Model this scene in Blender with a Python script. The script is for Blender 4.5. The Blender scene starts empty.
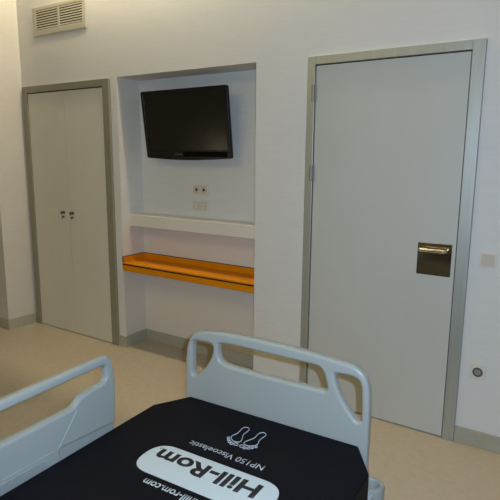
import bpy, bmesh, math
from mathutils import Vector, Matrix
S = bpy.context.scene
COL = S.collection
PI = math.pi

# ------------------------------------------------------------------ materials
def mat(name, col, rough=.5, metal=0., spec=.5, noise=None, bump=None, coat=0.):
    m = bpy.data.materials.new(name); m.use_nodes = True
    nt = m.node_tree; b = nt.nodes['Principled BSDF']
    b.inputs['Base Color'].default_value = (*col, 1)
    b.inputs['Roughness'].default_value = rough
    b.inputs['Metallic'].default_value = metal
    b.inputs['Specular IOR Level'].default_value = spec
    b.inputs['Coat Weight'].default_value = coat
    tc = nt.nodes.new('ShaderNodeTexCoord')
    if noise:                                   # (scale vec, amount)
        mp = nt.nodes.new('ShaderNodeMapping'); mp.inputs['Scale'].default_value = noise[0]
        n = nt.nodes.new('ShaderNodeTexNoise'); n.inputs['Scale'].default_value = 1; n.inputs['Detail'].default_value = 4
        r = nt.nodes.new('ShaderNodeValToRGB')
        a = noise[1]
        r.color_ramp.elements[0].position = .3; r.color_ramp.elements[1].position = .7
        r.color_ramp.elements[0].color = (*[c*(1-a) for c in col], 1)
        r.color_ramp.elements[1].color = (*[min(1, c*(1+a)) for c in col], 1)
        nt.links.new(tc.outputs['Object'], mp.inputs['Vector']); nt.links.new(mp.outputs[0], n.inputs['Vector'])
        nt.links.new(n.outputs[0], r.inputs[0]); nt.links.new(r.outputs[0], b.inputs['Base Color'])
    if bump:                                    # (scale vec, strength, distance)
        mp = nt.nodes.new('ShaderNodeMapping'); mp.inputs['Scale'].default_value = bump[0]
        n = nt.nodes.new('ShaderNodeTexNoise'); n.inputs['Scale'].default_value = 1; n.inputs['Detail'].default_value = 3
        bp = nt.nodes.new('ShaderNodeBump'); bp.inputs['Strength'].default_value = bump[1]; bp.inputs['Distance'].default_value = bump[2]
        nt.links.new(tc.outputs['Object'], mp.inputs['Vector']); nt.links.new(mp.outputs[0], n.inputs['Vector'])
        nt.links.new(n.outputs[0], bp.inputs['Height']); nt.links.new(bp.outputs[0], b.inputs['Normal'])
    return m

M = dict(
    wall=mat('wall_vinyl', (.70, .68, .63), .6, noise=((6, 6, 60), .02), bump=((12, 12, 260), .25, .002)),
    wall_warm_shade=mat('wall_vinyl_warm_shade', (.61, .57, .505), .6, noise=((6, 6, 60), .02), bump=((12, 12, 260), .25, .002)),  # same vinyl with warm shade put into its colour, offsetting the slot light
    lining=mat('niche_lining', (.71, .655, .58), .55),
    ceiling=mat('ceiling_paint', (.80, .79, .76), .8),
    floor=mat('floor_vinyl', (.445, .378, .278), .38, spec=.4, noise=((25, 25, 25), .05), bump=((3, 3, 3), .05, .003)),
    base=mat('baseboard_vinyl', (.40, .375, .29), .5, noise=((30, 30, 30), .05)),
    frame=mat('frame_painted', (.255, .237, .168), .4, noise=((40, 40, 4), .03)),
    dframe=mat('door_frame_metal', (.46, .475, .43), .44, metal=.65, noise=((60, 60, 3), .05)),
    wdoor=mat('wardrobe_laminate', (.67, .63, .52), .45, noise=((8, 8, 2), .015)),
    door=mat('door_laminate', (.56, .55, .49), .42, noise=((8, 8, 2), .012)),
    gap=mat('dark_gap', (.02, .02, .018), .7),
    steel=mat('brushed_steel', (.33, .28, .20), .12, metal=1., noise=((3, 3, 160), .08)),
    knob=mat('dark_steel', (.16, .14, .11), .3, metal=.9),
    chrome=mat('chrome', (.75, .70, .60), .15, metal=1.),
    hinge=mat('hinge_steel', (.30, .30, .27), .4, metal=.5),
    plate=mat('switch_plastic', (.70, .65, .55), .35),
    plate2=mat('insert_plastic', (.60, .53, .43), .35),
    dark=mat('dark_plastic', (.012, .012, .012), .45),
    grey=mat('socket_grey', (.26, .26, .25), .4),
    dgrey=mat('socket_brown_ring', (.10, .08, .055), .4),
    orange=mat('orange_laminate', (.69, .235, .0025), .5, spec=.12, noise=((10, 30, 30), .03)),
    black_edge=mat('black_edge', (.018, .010, .006), .5),
    ledge=mat('ledge_paint', (.70, .66, .58), .5),
    tvbody=mat('tv_gloss_black', (.0075, .0075, .008), .25, spec=.35),
    tvscreen=mat('tv_screen', (.0055, .0055, .0042), .2, spec=.5),
    tvstrip=mat('tv_speaker_strip', (.0015, .0015, .0015), .6, spec=.1),
    vent=mat('vent_metal', (.50, .46, .36), .45),
    ventd=mat('vent_inside', (.045, .037, .02), .8),
    bed=mat('bed_plastic', (.35, .365, .33), .32, bump=((400, 400, 400), .05, .001)),
    bed2=mat('bed_plastic_recess', (.305, .325, .30), .35),
    bedmetal=mat('bed_frame_paint', (.45, .48, .50), .4),
    rubber=mat('castor_rubber', (.05, .05, .055), .6),
    cover=mat('mattress_cover', (.0048, .0051, .0080), .55, spec=.08, bump=((9, 9, 9), .25, .01)),
    pill=mat('printed_white', (.53, .60, .60), .45),
    ink=mat('printed_dark', (.010, .010, .016), .5),
    print=mat('printed_grey_white', (.45, .49, .53), .5),
)

# ------------------------------------------------------------------ helpers
def link(name, me, m, parent=None, loc=None, rot=None):
    o = bpy.data.objects.new(name, me); COL.objects.link(o)
    if m: me.materials.clear(); me.materials.append(m)
    if parent: o.parent = parent
    if loc: o.location = loc
    if rot: o.rotation_euler = rot
    return o

def smooth(me, ang=35):
    for p in me.polygons: p.use_smooth = True
    try: me.set_sharp_from_angle(angle=math.radians(ang))
    except Exception: pass

def add_box(bm, x0, x1, y0, y1, z0, z1, bev=0, seg=2):
    vs = [bm.verts.new(p) for p in ((x0,y0,z0),(x1,y0,z0),(x1,y1,z0),(x0,y1,z0),(x0,y0,z1),(x1,y0,z1),(x1,y1,z1),(x0,y1,z1))]
    fs = [bm.faces.new([vs[i] for i in f]) for f in ((3,2,1,0),(4,5,6,7),(0,1,5,4),(1,2,6,5),(2,3,7,6),(3,0,4,7))]
    if bev:
        es = list({e for f in fs for e in f.edges})
        bmesh.ops.bevel(bm, geom=es, offset=bev, segments=seg, affect='EDGES', profile=.5)

def build(name, bm, m, parent=None, loc=None, rot=None, sm=True):
    bmesh.ops.recalc_face_normals(bm, faces=bm.faces)
    me = bpy.data.meshes.new(name); bm.to_mesh(me); bm.free()
    if sm: smooth(me)
    o = link(name, me, m, parent, loc, rot)
    if sm:
        w = o.modifiers.new('weighted_normal', 'WEIGHTED_NORMAL'); w.keep_sharp = True
    return o

def box(name, b, m, parent=None, bev=0, seg=2):
    bm = bmesh.new(); add_box(bm, *b, bev=bev, seg=seg)
    return build(name, bm, m, parent, sm=bev > .004)

def boxes(name, bs, m, parent=None, bev=0):
    bm = bmesh.new()
    for b in bs: add_box(bm, *b, bev=bev)
    return build(name, bm, m, parent, sm=bev > .004)

def add_lathe(bm, prof, mtx, n=24):
    """prof: (r, z) list revolved round local z, then placed by mtx"""
    rings = []
    for r, z in prof:
        if r < 1e-6: rings.append([bm.verts.new(mtx @ Vector((0, 0, z)))])
        else: rings.append([bm.verts.new(mtx @ Vector((r*math.cos(2*PI*i/n), r*math.sin(2*PI*i/n), z))) for i in range(n)])
    for a, b in zip(rings, rings[1:]):
        for i in range(n):
            j = (i+1) % n
            if len(a) == 1 and len(b) == 1: continue
            if len(a) == 1: bm.faces.new((a[0], b[i], b[j]))
            elif len(b) == 1: bm.faces.new((a[i], a[j], b[0]))
            else: bm.faces.new((a[i], a[j], b[j], b[i]))

def lathe(name, prof, mtx, m, parent=None, n=24):
    bm = bmesh.new(); add_lathe(bm, prof, mtx, n)
    return build(name, bm, m, parent)

FRONT = Matrix.Rotation(PI/2, 4, 'X')          # local z -> world -y (out of the far wall)
def at(x, y, z, r=FRONT): return Matrix.Translation((x, y, z)) @ r

def curve_mesh(name, splines, m, parent=None, dims='2D', extrude=0, bevel=0, fill='BOTH', res=3, mtx=None, cyclic=True):
    cu = bpy.data.curves.new(name, 'CURVE'); cu.dimensions = dims
    cu.extrude = extrude; cu.bevel_depth = bevel; cu.bevel_resolution = res
    if dims == '2D':
        cu.fill_mode = fill; cu.offset = -bevel
    else: cu.fill_mode = 'FULL'
    for pts in splines:
        sp = cu.splines.new('POLY'); sp.points.add(len(pts)-1); sp.use_cyclic_u = cyclic
        for p, q in zip(sp.points, pts): p.co = (q[0], q[1], q[2] if len(q) > 2 else 0, 1)
    return curve_to_obj(name, cu, m, parent, mtx)

def curve_to_obj(name, cu, m, parent, mtx=None):
    t = bpy.data.objects.new('tmp', cu); COL.objects.link(t)
    dg = bpy.context.evaluated_depsgraph_get(); dg.update()
    me = bpy.data.meshes.new_from_object(t.evaluated_get(dg))
    bpy.data.objects.remove(t); bpy.data.curves.remove(cu)
    me.name = name
    if mtx: me.transform(mtx)
    smooth(me, 40)
    return link(name, me, m, parent)

def catmull(pts, n=6):
    out = []; N = len(pts)
    for i in range(N):
        p0, p1, p2, p3 = [Vector(pts[(i+k) % N]) for k in (-1, 0, 1, 2)]
        for k in range(n):
            t = k/n
            out.append(tuple(.5*((2*p1)+(-p0+p2)*t+(2*p0-5*p1+4*p2-p3)*t*t+(-p0+3*p1-3*p2+p3)*t**3)))
    return out

def rounded(pts, rad, n=6):
    """closed polygon with rounded corners; rad number or per-corner list"""
    out = []; N = len(pts)
    for i in range(N):
        p = Vector(pts[i]); a = Vector(pts[i-1])-p; b = Vector(pts[(i+1) % N])-p
        r = rad[i] if isinstance(rad, (list, tuple)) else rad
        if r <= 0: out.append(tuple(p)); continue
        d = min(r, a.length*.48, b.length*.48)
        s, e = p+a.normalized()*d, p+b.normalized()*d
        for k in range(n+1):
            t = k/n
            out.append(tuple((1-t)**2*s+2*t*(1-t)*p+t*t*e))
    return out

def text_mesh(name, s, w, h, m, parent, mtx, bold=0., ext=.0004):
    """text scaled so its box is w x h, its start corner at the origin"""
    cu = bpy.data.curves.new(name, 'FONT'); cu.body = s; cu.size = 1; cu.offset = bold
    t = bpy.data.objects.new('tmp', cu); COL.objects.link(t)
    dg = bpy.context.evaluated_depsgraph_get(); dg.update()
    me = bpy.data.meshes.new_from_object(t.evaluated_get(dg))
    bpy.data.objects.remove(t); bpy.data.curves.remove(cu)
    xs = [v.co.x for v in me.vertices]; ys = [v.co.y for v in me.vertices]
    x0, y0 = min(xs), min(ys)
    sx, sy = w/(max(xs)-x0), h/(max(ys)-y0)
    for v in me.vertices: v.co = ((v.co.x-x0)*sx, (v.co.y-y0)*sy, 0)
    bm = bmesh.new(); bm.from_mesh(me)
    bpy.data.meshes.remove(me)
    g = bmesh.ops.extrude_face_region(bm, geom=list(bm.faces))
    for v in [e for e in g['geom'] if isinstance(e, bmesh.types.BMVert)]: v.co.z += ext
    bmesh.ops.transform(bm, matrix=mtx, verts=bm.verts)
    return build(name, bm, m, parent, sm=False)

def tag(o, label=None, cat=None, group=None, kind=None):
    if label: o['label'] = label
    if cat: o['category'] = cat
    if group: o['group'] = group
    if kind: o['kind'] = kind
    return o

def struct(o, label=None, cat=None):
    o['kind'] = 'structure'
    if label: o['label'] = label
    if cat: o['category'] = cat
    return o

def empty(name, loc=(0, 0, 0), rz=0):
    o = bpy.data.objects.new(name, None); COL.objects.link(o)
    o.location = loc; o.rotation_euler = (0, 0, rz); o.empty_display_size = .1
    return o

# ------------------------------------------------------------------ the room shell
XL, XR, YB, ZC = -4.2, 3.2, -4.9, 2.93          # outer extents
LW = -2.796                                     # pier face left of the wardrobe
W0, W1, WH = -2.768, -1.681, 2.138                # wardrobe opening
N0, N1, NH, ND = -1.608, -.36, 2.142, .24       # niche
D0, D1, DH = .010, .981, 2.138                     # door opening
T = .62
wall = boxes('wall_back', [
    (XL, W0, 0, T, 0, ZC), (W0, W1, 0, T, WH, ZC), (W0, W1, .55, T, 0, WH),
    (W1, N0, 0, T, 0, ZC), (N0, N1, 0, T, NH, ZC), (N0, N1, ND, T, 0, NH),
    (N1, D0, 0, T, 0, ZC), (D0, D1, 0, T, DH, ZC), (D0, D1, .06, T, 0, DH),
    (D1, XR, 0, T, 0, ZC)], M['wall'])
struct(wall, 'off-white textured far wall with wardrobe, shelf niche and door', 'wall')
struct(boxes('wall_left', [(XL, LW, -.285, 0, 0, ZC), (XL-.15, XL, YB, -.285, 0, ZC)], M['wall_warm_shade']),
       'off-white wall with outside corner left of the wardrobe, warm shade in its colour', 'wall')
struct(box('wall_right', (XR, XR+.15, YB, T, 0, ZC), M['wall']), 'off-white wall out of view to the right', 'wall')
struct(box('wall_front', (XL-.15, XR+.15, YB-.15, YB, 0, ZC), M['wall']), 'off-white wall behind the bed head', 'wall')
struct(box('floor', (XL-.15, XR+.15, YB-.15, T, -.1, 0), M['floor']), 'beige vinyl floor with a soft sheen', 'floor')
# ceiling stops short of the far wall: light slot along the wall head
SL = -.23
struct(boxes('ceiling', [(XL-.15, XR+.15, YB-.15, SL, ZC, ZC+.06), (XL-.15, XR+.15, SL-.06, SL, ZC+.06, ZC+.62),
                         (XL-.15, XR+.15, SL-.06, T, ZC+.62, ZC+.68), (XL-.15, XR+.15, 0, T, ZC, ZC+.62)], M['ceiling']),
       'white ceiling with a light slot along the far wall', 'ceiling')

BH, BT = .092, .012
def bb(name, bs, label):
    bm = bmesh.new()
    for b in bs: add_box(bm, *b, 0, BH)
    struct(build(name, bm, M['base']), label, 'baseboard')
bb('baseboard_left', [(LW, LW+BT, -.285-BT, 0), (XL, LW, -.285-BT, -.285)], 'grey baseboard round the corner left of the wardrobe')
bb('baseboard_middle', [(W1, N0, -BT, 0), (N0, N0+BT, -BT, ND), (N0, N1, ND-BT, ND), (N1-BT, N1, -BT, ND), (N1, D0, -BT, 0)],
   'grey baseboard running through the niche under the shelf')
bb('baseboard_right', [(D1, XR, -BT, 0)], 'grey baseboard right of the room door')

# ------------------------------------------------------------------ wardrobe (built into its opening)
wd = tag(empty('wardrobe', ((W0+W1)/2, 0, 0)), 'built-in wardrobe with two plain beige doors in a grey-green frame', 'wardrobe')
def rel(o, p):                                  # keep world geometry while parenting to an unrotated empty
    o.data.transform(Matrix.Translation(-p.location)); o.parent = p; return o
FT = -.022
I0, I1, IH = W0+.064, W1-.07, 2.083
bm = bmesh.new()
for b in ((W0+.001, I0, FT, .05, 0, WH-.001), (I1, W1-.001, FT, .05, 0, WH-.001), (I0, I1, FT, .05, IH, WH-.001)): add_box(bm, *b, bev=.002)
rel(build('frame', bm, M['frame'], sm=False), wd)
rel(boxes('carcass', [(I0, I0+.018, .05, .54, .0, IH), (I1-.018, I1, .05, .54, .0, IH), (I0+.018, I1-.018, .05, .54, IH-.018, IH),
                      (I0+.018, I1-.018, .05, .54, .05, .068), (I0+.018, I1-.018, .525, .54, .068, IH-.018)], M['gap']), wd)
xm = -2.227
for a, b, hx in ((I0+.003, xm-.0028, -2.297), (xm+.0028, I1-.003, -2.180)):
    d = rel(box('door', (a, b, FT+.010, FT+.030, .006, IH-.007), M['wdoor'], bev=.0015), wd)
    y = FT+.010
    k = rel(lathe('handle', [(0, 0), (.013, 0), (.013, .004), (.006, .007), (.006, .018), (.013, .021), (.0145, .027), (.010, .031), (0, .032)],
                  at(hx, y, 1.074), M['knob']), wd); k.parent = d
    bm = bmesh.new()
    add_lathe(bm, [(0, 0), (.009, 0), (.009, .003), (0, .003)], at(hx-.004, y, 1.036), 16)
    add_box(bm, hx-.0055, hx-.0025, y-.014, y-.003, 1.032, 1.040, bev=.001)
    add_box(bm, hx-.0055, hx-.0025, y-.022, y-.014, 1.022, 1.046, bev=.001)
    kk = rel(build('key', bm, M['knob']), wd); kk.parent = d

# ------------------------------------------------------------------ room door (structure)
dr = struct(empty('door_1', ((D0+D1)/2, 0, 0)), 'light grey flush room door in a grey metal frame', 'door')
bm = bmesh.new()
J0, J1, JH = D0+.050, D1-.062, 2.090
for b in ((D0+.001, J0, FT, .05, 0, DH-.001), (J1, D1-.001, FT, .05, 0, DH-.001), (J0, J1, FT, .05, JH, DH-.001)): add_box(bm, *b, bev=.002)
rel(build('door_frame', bm, M['dframe'], sm=False), dr)
leaf = rel(box('door_leaf', (J0+.004, J1-.006, FT+.012, .045, .006, JH-.006), M['door'], bev=.0015), dr)
rel(boxes('door_gap_shade', [(J0+.0005, J0+.0035, -.002, .045, .006, JH-.001), (J1-.0055, J1-.0005, -.002, .045, .006, JH-.001), (J0+.0035, J1-.0055, -.002, .045, JH-.0055, JH-.001)], M['gap']), dr)  # dark strips standing in for the shade in the gap round the leaf
for z in (1.93, 1.463):
    bm = bmesh.new(); x = J0-.004
    add_lathe(bm, [(0, -.047), (.0075, -.047), (.0075, -.017), (.0068, -.016), (.0075, -.015), (.0075, .015), (.0068, .016), (.0075, .017), (.0075, .047), (0, .049)],
              at(x, FT-.006, z, Matrix.Identity(4)), 14)
    add_box(bm, x-.016, x+.018, FT-.002, FT+.001, z-.047, z+.047, bev=.0008)
    rel(build('hinge', bm, M['hinge']), dr)
y = FT+.012
pl_ = rel(boxes('handle_plate', [(.714, .894, y-.003, y+.002, .928, 1.105)], M['steel'], bev=.001), dr); pl_.parent = leaf
bm = bmesh.new()                                # bar handle: tube returning to the plate at both ends
def tube(bm, pts, r, n=12):
    pts = [Vector(p) for p in pts]; rings = []
    for i, p in enumerate(pts):
        t = (pts[min(i+1, len(pts)-1)]-pts[max(i-1, 0)]).normalized()
        u = t.cross(Vector((0, 0, 1)) if abs(t.z) < .9 else Vector((1, 0, 0))).normalized(); w = t.cross(u)
        rings.append([bm.verts.new(p+r*(math.cos(2*PI*k/n)*u+math.sin(2*PI*k/n)*w)) for k in range(n)])
    for a, b in zip(rings, rings[1:]):
        for k in range(n): bm.faces.new((a[k], a[(k+1) % n], b[(k+1) % n], b[k]))
    bm.faces.new(rings[0]); bm.faces.new(rings[-1])
hz = 1.070
tube(bm, [(.735, y-.003, hz), (.735, y-.028, hz), (.738, y-.037, hz), (.746, y-.042, hz), (.80, y-.043, hz), (.854, y-.042, hz), (.862, y-.037, hz), (.865, y-.028, hz), (.865, y-.003, hz)], .0115)
hh = rel(build('door_handle', bm, M['chrome']), dr); hh.parent = leaf

# ------------------------------------------------------------------ air vent high on the wall
vt = tag(empty('air_vent', (-2.25, 0, 2.54)), 'cream metal air grille with two banks of louvres above the wardrobe', 'vent')
va, vb, vz0, vz1 = -2.578, -1.920, 2.533, 2.757
bm = bmesh.new()
ia, ib, iz0, iz1 = va+.046, vb-.036, vz0+.047, vz1-.026
for b in ((va, ia, -.008, -.0005, vz0, vz1), (ib, vb, -.008, -.0005, vz0, vz1), (ia, ib, -.008, -.0005, vz0, iz0), (ia, ib, -.008, -.0005, iz1, vz1),
          (-2.252, -2.232, -.008, -.0005, iz0, iz1)): add_box(bm, *b, bev=.002)
rel(build('frame', bm, M['vent'], sm=False), vt)
rel(box('backing', (ia, ib, -.002, -.0006, iz0, iz1), M['ventd']), vt)
for xa, xb in ((ia, -2.252), (-2.232, ib)):
    bm = bmesh.new(); n = 8
    for k in range(n):
        z = iz0+(k+.5)*(iz1-iz0)/n
        vs = [bm.verts.new(p) for p in ((xa, -.003, z+.004), (xb, -.003, z+.004), (xb, -.0075, z-.005), (xa, -.0075, z-.005))]
        v2 = [bm.verts.new((v.co.x, v.co.y, v.co.z+.0022)) for v in vs]
        for f in ((0,1,2,3),): bm.faces.new([vs[i] for i in f]); bm.faces.new([v2[i] for i in f][::-1])
        for i in range(4): bm.faces.new((vs[i], vs[(i+1) % 4], v2[(i+1) % 4], v2[i]))
    rel(build('louvre_bank', bm, M['vent']), vt)

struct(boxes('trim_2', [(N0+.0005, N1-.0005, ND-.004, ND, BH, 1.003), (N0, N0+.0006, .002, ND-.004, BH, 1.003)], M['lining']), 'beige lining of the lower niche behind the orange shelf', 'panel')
# ------------------------------------------------------------------ ledge and orange shelf in the niche
struct(boxes('trim_1', [(N0, N1, .080, ND, 1.003, 1.096)], M['ledge'], bev=.002), 'cream ledge across the niche above the orange shelf', 'ledge')
sh = tag(empty('wall_shelf', ((N0+N1)/2, ND, .70)), 'orange laminate wall shelf with black edges and raised rim', 'shelf')
s0, s1, sb = N0+.001, N1-.001, ND-.0045
rel(box('shelf_top', (s0, s1, -.008, sb, .7045, .714), M['orange'], bev=.0008), sh)
rel(box('front_edge', (s0, s1, -.010, .0, .6945, .7045), M['black_edge']), sh)
rel(box('front_panel', (s0, s1, -.010, .008, .650, .6945), M['orange'], bev=.0008), sh)
r_ = rel(boxes('rim', [(s0+.012, s1, sb-.012, sb, .714, .760), (s0, s0+.012, -.008, sb, .714, .760), ], M['orange']), sh)
e_ = rel(boxes('rim_edge', [(s0+.012, s1, sb-.012, sb, .760, .763), (s0, s0+.012, -.008, sb, .760, .763),
                            (s0, s0+.012, -.0095, -.008, .714, .763)], M['black_edge']), sh); e_.parent = r_

# ------------------------------------------------------------------ television on a tilting bracket
tv = empty('television', (-1.041, .10, 1.786)); tv.rotation_euler = (.12, 0, -.022)
tag(tv, 'black flat television tilted down on the niche wall', 'television')
w, h = .815/2, .497/2
nb = 14
def tvout(w, h, sag, r=.014):
    pts = [(-w, h), (-w, -h+.004)]
    pts += [(-w+2*w*i/nb, -h+.004-sag*math.sin(PI*i/nb)) for i in range(1, nb)]
    pts += [(w, -h+.004), (w, h)]
    return rounded(pts, [r]+[r]+[0]*(nb-1)+[r, r*1.6], 5)
RX = Matrix.Rotation(PI/2, 4, 'X')
o = curve_mesh('bezel', [tvout(w, h, .014), [(-w+.026, h-.026), (w-.030, h-.026), (w-.030, -h+.062), (-w+.026, -h+.062)]], M['tvbody'], tv,
               extrude=.010, bevel=.004, mtx=Matrix.Translation((0, .014, 0)) @ RX)
o = curve_mesh('housing', [tvout(w-.07, h-.05, .006)], M['dark'], tv, extrude=.018, bevel=.006, mtx=Matrix.Translation((0, .050, 0)) @ RX)
box('screen', (-w+.024, w-.028, .006, .024, -h+.060, h-.024), M['tvscreen'], tv)
box('speaker_strip', (-.030, w-.032, -.0016, .004, -h+.014, -h+.052), M['tvstrip'], tv, bev=.001)
box('maker_mark', (-.115, -.045, -.0014, .003, -h+.028, -h+.036), M['dgrey'], tv)
bm = bmesh.new(); add_box(bm, -.12, .12, .072, .085, -.11, .11, bev=.003)
build('wall_bracket', bm, M['dark'], tv)

# ------------------------------------------------------------------ sockets and switches
def wallplate(name, x0, x1, z0, z1, y, label, cat, group=None, m='plate'):
    t = tag(empty(name, ((x0+x1)/2, y, z0)), label, cat, group)
    bm = bmesh.new(); add_box(bm, x0, x1, y-.008, y-.0003, z0, z1, bev=.002)
    rel(build('cover_plate', bm, M[m]), t)
    return t
t = wallplate('wall_socket', -1.077, -.927, 1.267, 1.349, ND, 'upper double socket plate with two dark round holes under the television', 'socket')
for x in (-1.036, -.966):
    f = rel(box('socket_insert', (x-.030, x+.030, ND-.010, ND-.008, 1.278, 1.338), M['plate2'], bev=.0008), t)
    g = rel(lathe('socket_hole', [(0, .0), (.0105, .0), (.0105, .0012), (.0085, .0015), (0, .0008)], at(x+.002, ND-.010, 1.308), M['dark']), t); g.parent = f
t = wallplate('wall_socket', -1.078, -.928, 1.144, 1.227, ND, 'lower double data plate with two ribbed covers above the ledge', 'socket')
for x in (-1.038, -.968):
    f = rel(box('socket_insert', (x-.030, x+.030, ND-.010, ND-.008, 1.156, 1.216), M['plate2'], bev=.0008), t)
    bm = bmesh.new()
    add_box(bm, x-.012, x+.014, ND-.013, ND-.010, 1.165, 1.182, bev=.001)
    add_box(bm, x-.012, x+.014, ND-.013, ND-.010, 1.190, 1.207, bev=.001)
    g = rel(build('shutter', bm, M['grey' if 0 else 'plate']), t); g.parent = f
t = wallplate('wall_switch', 1.033, 1.114, 1.003, 1.083, 0, 'plain cream square switch plate on the wall right of the door', 'switch')
rel(box('rocker', (1.043, 1.104, -.011, -.008, 1.013, 1.073), M['plate2'], bev=.001), t)
t = wallplate('floor_socket', 1.032, 1.111, .388, .472, 0, 'low square socket with round grey centre right of the door', 'socket')
cx, cz = 1.072, .430
rel(lathe('socket_ring', [(.0175, 0), (.026, 0), (.026, .003), (.0175, .003), (.0175, 0)], at(cx, -.008, cz), M['dgrey']), t)
rel(lathe('socket_face', [(0, 0), (.0175, 0), (.0175, .0015), (0, .001)], at(cx, -.008, cz), M['grey']), t)

# ------------------------------------------------------------------ hospital bed
BA = math.radians(2.2); BO = (.556, -1.343, 0)
bed = tag(empty('hospital_bed', BO, BA), 'hospital bed with pale blue plastic footboard and raised side rail', 'bed')
YZ = Matrix(((0, 0, 1, 0), (1, 0, 0, 0), (0, 1, 0, 0), (0, 0, 0, 1)))    # (u,v,n) -> (y=u, z=v, x=n)
# footboard: (x, z) outline with three hand holes
fo = catmull([(-.385, .34), (-.399, .55), (-.399, .66), (-.396, .74), (-.388, .802), (-.364, .849), (-.322, .872), (-.227, .885), (-.09, .889), (.035, .888),
              (.16, .882), (.265, .874), (.318, .867), (.352, .850), (.374, .812), (.381, .757), (.383, .66), (.382, .55), (.370, .34), (.20, .325), (-.20, .325)], 5)
hl = catmull([(-.358, .817), (-.345, .829), (-.31, .831), (-.275, .831), (-.263, .822), (-.262, .80), (-.275, .765), (-.298, .728), (-.325, .700), (-.347, .684), (-.361, .690), (-.361, .75)], 4)
hc = catmull([(-.226, .839), (-.235, .827), (-.237, .805), (-.231, .778), (-.216, .764), (-.18, .757), (-.09, .754), (.05, .753), (.15, .753), (.205, .753), (.219, .758), (.222, .770), (.213, .805), (.201, .828),
              (.185, .838), (.15, .840), (.05, .841), (-.074, .843), (-.18, .844)], 4)
hr = catmull([(.249, .820), (.262, .827), (.30, .829), (.328, .824), (.341, .808), (.346, .775), (.350, .69), (.346, .676), (.335, .672), (.318, .688), (.300, .709), (.279, .738), (.260, .775)], 4)
fo = [(x*.985 if x > 0 else x, z) for x, z in fo]
FB = Matrix.Translation((0, .040, 0)) @ RX
fb = curve_mesh('footboard', [fo, hl, hc, hr], M['bed'], bed, extrude=.007, bevel=.012, res=4, mtx=FB)
# side rail (left of the mattress)
RXC = -.487
ro = rounded([(-1.42, .53), (-1.42, .850), (-.316, .860), (-.295, .80), (-.293, .70), (-.302, .590), (-.545, .607), (-.551, .52)], [.04, .07, .05, .05, .08, .012, .004, .01], 8)
rh = rounded([(-1.35, .724), (-1.35, .820), (-.337, .826), (-.333, .765), (-.452, .754), (-.484, .726)], [.03, .04, .02, .025, .02, .018], 6)
rail = curve_mesh('side_rail', [ro, rh], M['bed'], bed, extrude=.006, bevel=.011, res=4, mtx=Matrix.Translation((RXC, 0, 0)) @ YZ)
xf = RXC+.017
def rpanel(name, pts, rad, th, m):
    p = curve_mesh(name, [rounded(pts, rad, 5)], M[m], bed, extrude=th-.001, bevel=.001, mtx=Matrix.Translation((xf, 0, 0)) @ YZ); p.parent = rail
rpanel('rail_crease', [(-.474, .716), (-.468, .712), (-.550, .612), (-.557, .616)], .002, .0022, 'bed')
lw = curve_mesh('rail_lower_strip', [rounded([(-1.40, .47), (-1.40, .56), (-.60, .63), (-.325, .63), (-.298, .60), (-.302, .48)], .01, 4)], M['bed'], bed, extrude=.005, bevel=.002,
                mtx=Matrix.Translation((RXC-.004, 0, 0)) @ YZ); lw.parent = rail
rpanel('rail_lower_block', [(-1.30, .618), (-.575, .618), (-.556, .600), (-.556, .535), (-1.30, .535)], .008, .003, 'bed')
rpanel('latch_handle', [(-.80, .575), (-.80, .607), (-.615, .605), (-.600, .578)], .012, .006, 'bed2')
# carrying structure under the mattress
box('mattress_deck', (-.42, .42, -1.98, -.02, .425, .458), M['bedmetal'], bed, bev=.006)
boxes('side_frame', [(-.40, -.36, -1.96, .02, .375, .425), (.36, .40, -1.96, .02, .375, .425), (-.36, .36, -.06, .0, .375, .425), (-.36, .36, -1.96, -1.90, .375, .425)], M['bedmetal'], bed, bev=.004)
for a, b in ((-.30, -.24), (.24, .30)): box('footboard_bracket', (a, b, .0, .024, .36, .42), M['bedmetal'], bed, bev=.003)
for yy in (-.60, -1.25):
    bm = bmesh.new()                            # one L-shaped arm: out from the frame, then up to the rail
    vs = [(-.40, .38), (-.487, .38), (-.487, .56), (-.468, .56), (-.468, .42), (-.40, .42)]
    f0 = [bm.verts.new((x, yy, z)) for x, z in vs]; f1 = [bm.verts.new((x, yy+.05, z)) for x, z in vs]
    bm.faces.new(f0); bm.faces.new(f1[::-1])
    for k in range(6): bm.faces.new((f0[k], f1[k], f1[(k+1) % 6], f0[(k+1) % 6]))
    build('rail_arm', bm, M['bedmetal'], bed, sm=False)
for yy in (-.45, -1.50):
    box('lift_column', (-.09, .09, yy-.07, yy+.07, .19, .425), M['bed'], bed, bev=.01)
boxes('base_frame', [(-.36, -.30, -1.80, -.12, .13, .19), (.30, .36, -1.80, -.12, .13, .19), (-.30, .30, -.52, -.38, .13, .19), (-.30, .30, -1.57, -1.43, .13, .19)], M['bedmetal'], bed, bev=.005)
RY = Matrix.Rotation(PI/2, 4, 'Y')
for sx in (-.33, .33):
    for yy in (-.15, -1.77):
        bm = bmesh.new(); add_box(bm, sx-.028, sx+.028, yy-.02, yy+.02, .10, .135, bev=.004)
        add_box(bm, sx-.028, sx-.022, yy-.02, yy+.02, .05, .11, bev=.002); add_box(bm, sx+.022, sx+.028, yy-.02, yy+.02, .05, .11, bev=.002)
        c = build('castor', bm, M['bedmetal'], bed)
        lathe('wheel', [(0, -.018), (.05, -.018), (.0575, -.012), (.0575, .012), (.05, .018), (0, .018)], Matrix.Translation((sx, yy, .0578)) @ RY, M['rubber'], c, 28)
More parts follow.
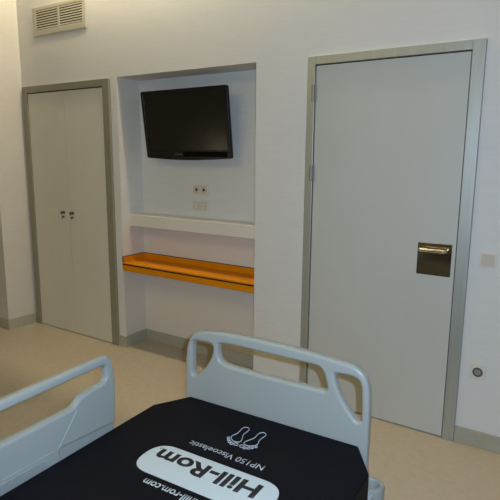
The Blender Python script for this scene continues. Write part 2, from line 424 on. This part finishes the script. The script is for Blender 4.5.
# corner bumper rollers
for sx in (-.372, .372):
    lathe('bumper_roller', [(0, -.085), (.040, -.085), (.047, -.078), (.047, -.010), (.0435, -.002), (.037, .0), (.030, -.002), (.025, -.010), (.0235, -.035), (0, -.035)],
          Matrix.Translation((sx, .113, .402)), M['bed'], bed, 36)
    bm = bmesh.new(); add_box(bm, sx-.02, sx+.02, .0, .13, .285, .316, bev=.004)
    add_box(bm, sx-.02, sx+.02, -.03, .0, .285, .374, bev=.004)
    build('bumper_arm', bm, M['bedmetal'], bed)

# ------------------------------------------------------------------ mattress in its printed cover
mt = tag(empty('mattress', BO, BA), 'dark navy mattress with printed white logo lying on the bed', 'mattress')
ZM = .60
poly = [(-.353, 0), (.353, 0), (.435, -.135), (.435, -1.98), (-.435, -1.98), (-.435, -.135)]
bm = bmesh.new()
lo = [bm.verts.new((x, y, .459)) for x, y in poly]; hi = [bm.verts.new((x, y, ZM)) for x, y in poly]
bm.faces.new(lo[::-1]); bm.faces.new(hi)
for i in range(6): bm.faces.new((lo[i], lo[(i+1) % 6], hi[(i+1) % 6], hi[i]))
bmesh.ops.bevel(bm, geom=list(bm.edges), offset=.007, segments=3, affect='EDGES', profile=.5)
build('mattress_cover', bm, M['cover'], mt)
R180 = Matrix.Rotation(PI, 4, 'Z')
def mt_at(x, y, z=ZM): return Matrix.Translation((x, y, z)) @ R180
px, py, hl_, rr = .010, -.410, .240, .078
pill = curve_mesh('logo_panel', [rounded([(px-hl_, py-rr), (px+hl_, py-rr), (px+hl_, py+rr), (px-hl_, py+rr)], .105, 14)], M['pill'], mt, extrude=.0004,
                  mtx=Matrix.Translation((0, 0, ZM+.0004)))
text_mesh('logo_lettering', 'Hill-Rom', .384, .068, M['ink'], pill, mt_at(.189, -.358, ZM+.0009), bold=.032)
text_mesh('registered_mark', '\u00ae', .008, .008, M['ink'], pill, mt_at(-.199, -.357, ZM+.0009))
text_mesh('product_lettering', 'NP150 Viscoelastic', .288, .027, M['print'], mt, mt_at(.143, -.267, ZM+.0002), bold=.004)
text_mesh('web_lettering', 'www.hill-rom.com', .272, .030, M['pill'], mt, mt_at(.138, -.508, ZM+.0002), bold=.012)
def foot(s, cx):
    FX, FY = .82, .95
    sole = catmull([(0.004, -.199), (-.019, -.196), (-.024, -.182), (-.014, -.160), (-.006, -.140), (-.008, -.118), (-.006, -.102), (.006, -.092), (.020, -.096),
                    (.025, -.110), (.022, -.130), (.022, -.150), (.029, -.168), (.026, -.184)], 5)
    f = curve_mesh('foot_icon', [[(cx+s*x*FX, -.155+(y+.155)*FY, ZM+.0008) for x, y in sole]], M['print'], mt, dims='3D', bevel=.0015, res=1)
    toes = [(-.018, -.212, .0110, .0075), (-.001, -.217, .0060, .0065), (.0125, -.211, .0060, .0065), (.0245, -.202, .0056, .006), (.0345, -.190, .0052, .0055)]
    sp = [[(cx+s*(x+rx*math.cos(2*PI*k/12))*FX, -.155+(y+.155+ry*math.sin(2*PI*k/12))*FY, ZM+.0008) for k in range(12)] for x, y, rx, ry in toes]
    g = curve_mesh('toe_outline', sp, M['print'], mt, dims='3D', bevel=.0013, res=1); g.parent = f
foot(1, .034); foot(-1, -.020)

# ------------------------------------------------------------------ lights
def area(name, loc, size, sy, power, col, rot=(0, 0, 0), spread=None):
    l = bpy.data.lights.new(name, 'AREA'); l.shape = 'RECTANGLE'; l.size = size; l.size_y = sy; l.energy = power; l.color = col
    if spread: l.spread = spread
    o = bpy.data.objects.new(name, l); COL.objects.link(o); o.location = loc; o.rotation_euler = rot
    return o
area('slot_light_left', (-1.4, -.12, ZC+.52), 1.9, .05, 27, (1, .88, .62))
area('slot_light_right', (1.3, -.12, ZC+.52), 3.4, .05, 16, (1, .75, .38))
area('ceiling_light', (-.9, -3.0, ZC-.01), 2.0, 2.0, 24, (1, .85, .40))
area('window_daylight', (2.2, YB+.02, 1.75), 1.6, 1.3, 6, (.6, .8, 1), (PI/2, 0, 0))
area('tv_glow_light', (XL+.01, -4.12, .58), .3, .3, 2.5, (1, .85, .6), (0, -PI/2, 0))  # unseen lamp added for the warm glow reflected in the television
# camera
cam = bpy.data.cameras.new('camera'); co = bpy.data.objects.new('camera', cam); COL.objects.link(co)
f_, yaw, pit, rol = 520.075, .5745, .1776, .0085
cam.sensor_fit = 'HORIZONTAL'; cam.sensor_width = 36; cam.lens = f_/500*36; cam.clip_start = .02
cy, sy_ = math.cos(yaw), math.sin(yaw)
fw = Vector((-sy_*math.cos(pit), cy*math.cos(pit), -math.sin(pit))); rt = Vector((cy, sy_, 0)); up = rt.cross(fw)
c, s = math.cos(rol), math.sin(rol)
r2, u2 = c*rt+s*up, -s*rt+c*up
CL = Vector((1.4731, -2.886, 1.5587))
co.matrix_world = Matrix(((r2.x, u2.x, -fw.x, CL.x), (r2.y, u2.y, -fw.y, CL.y), (r2.z, u2.z, -fw.z, CL.z), (0, 0, 0, 1)))
S.camera = co
# flash beside the lens of the hand-held camera
fl = bpy.data.lights.new('camera_flash', 'SPOT'); fl.energy = 165; fl.color = (.54, .71, .97); fl.shadow_soft_size = .008; fl.spot_size = math.radians(95); fl.spot_blend = .6
fo_ = bpy.data.objects.new('camera_flash', fl); COL.objects.link(fo_)
fo_.matrix_world = co.matrix_world.copy(); fo_.location = CL+r2*.045+u2*.03

w_ = bpy.data.worlds.new('world'); S.world = w_; w_.use_nodes = True
w_.node_tree.nodes['Background'].inputs[0].default_value = (.5, .55, .6, 1); w_.node_tree.nodes['Background'].inputs[1].default_value = .0
S.view_settings.view_transform = 'Standard'; S.view_settings.look = 'None'; S.view_settings.gamma = 1; S.view_settings.exposure = 0
S.view_settings.use_curve_mapping = False
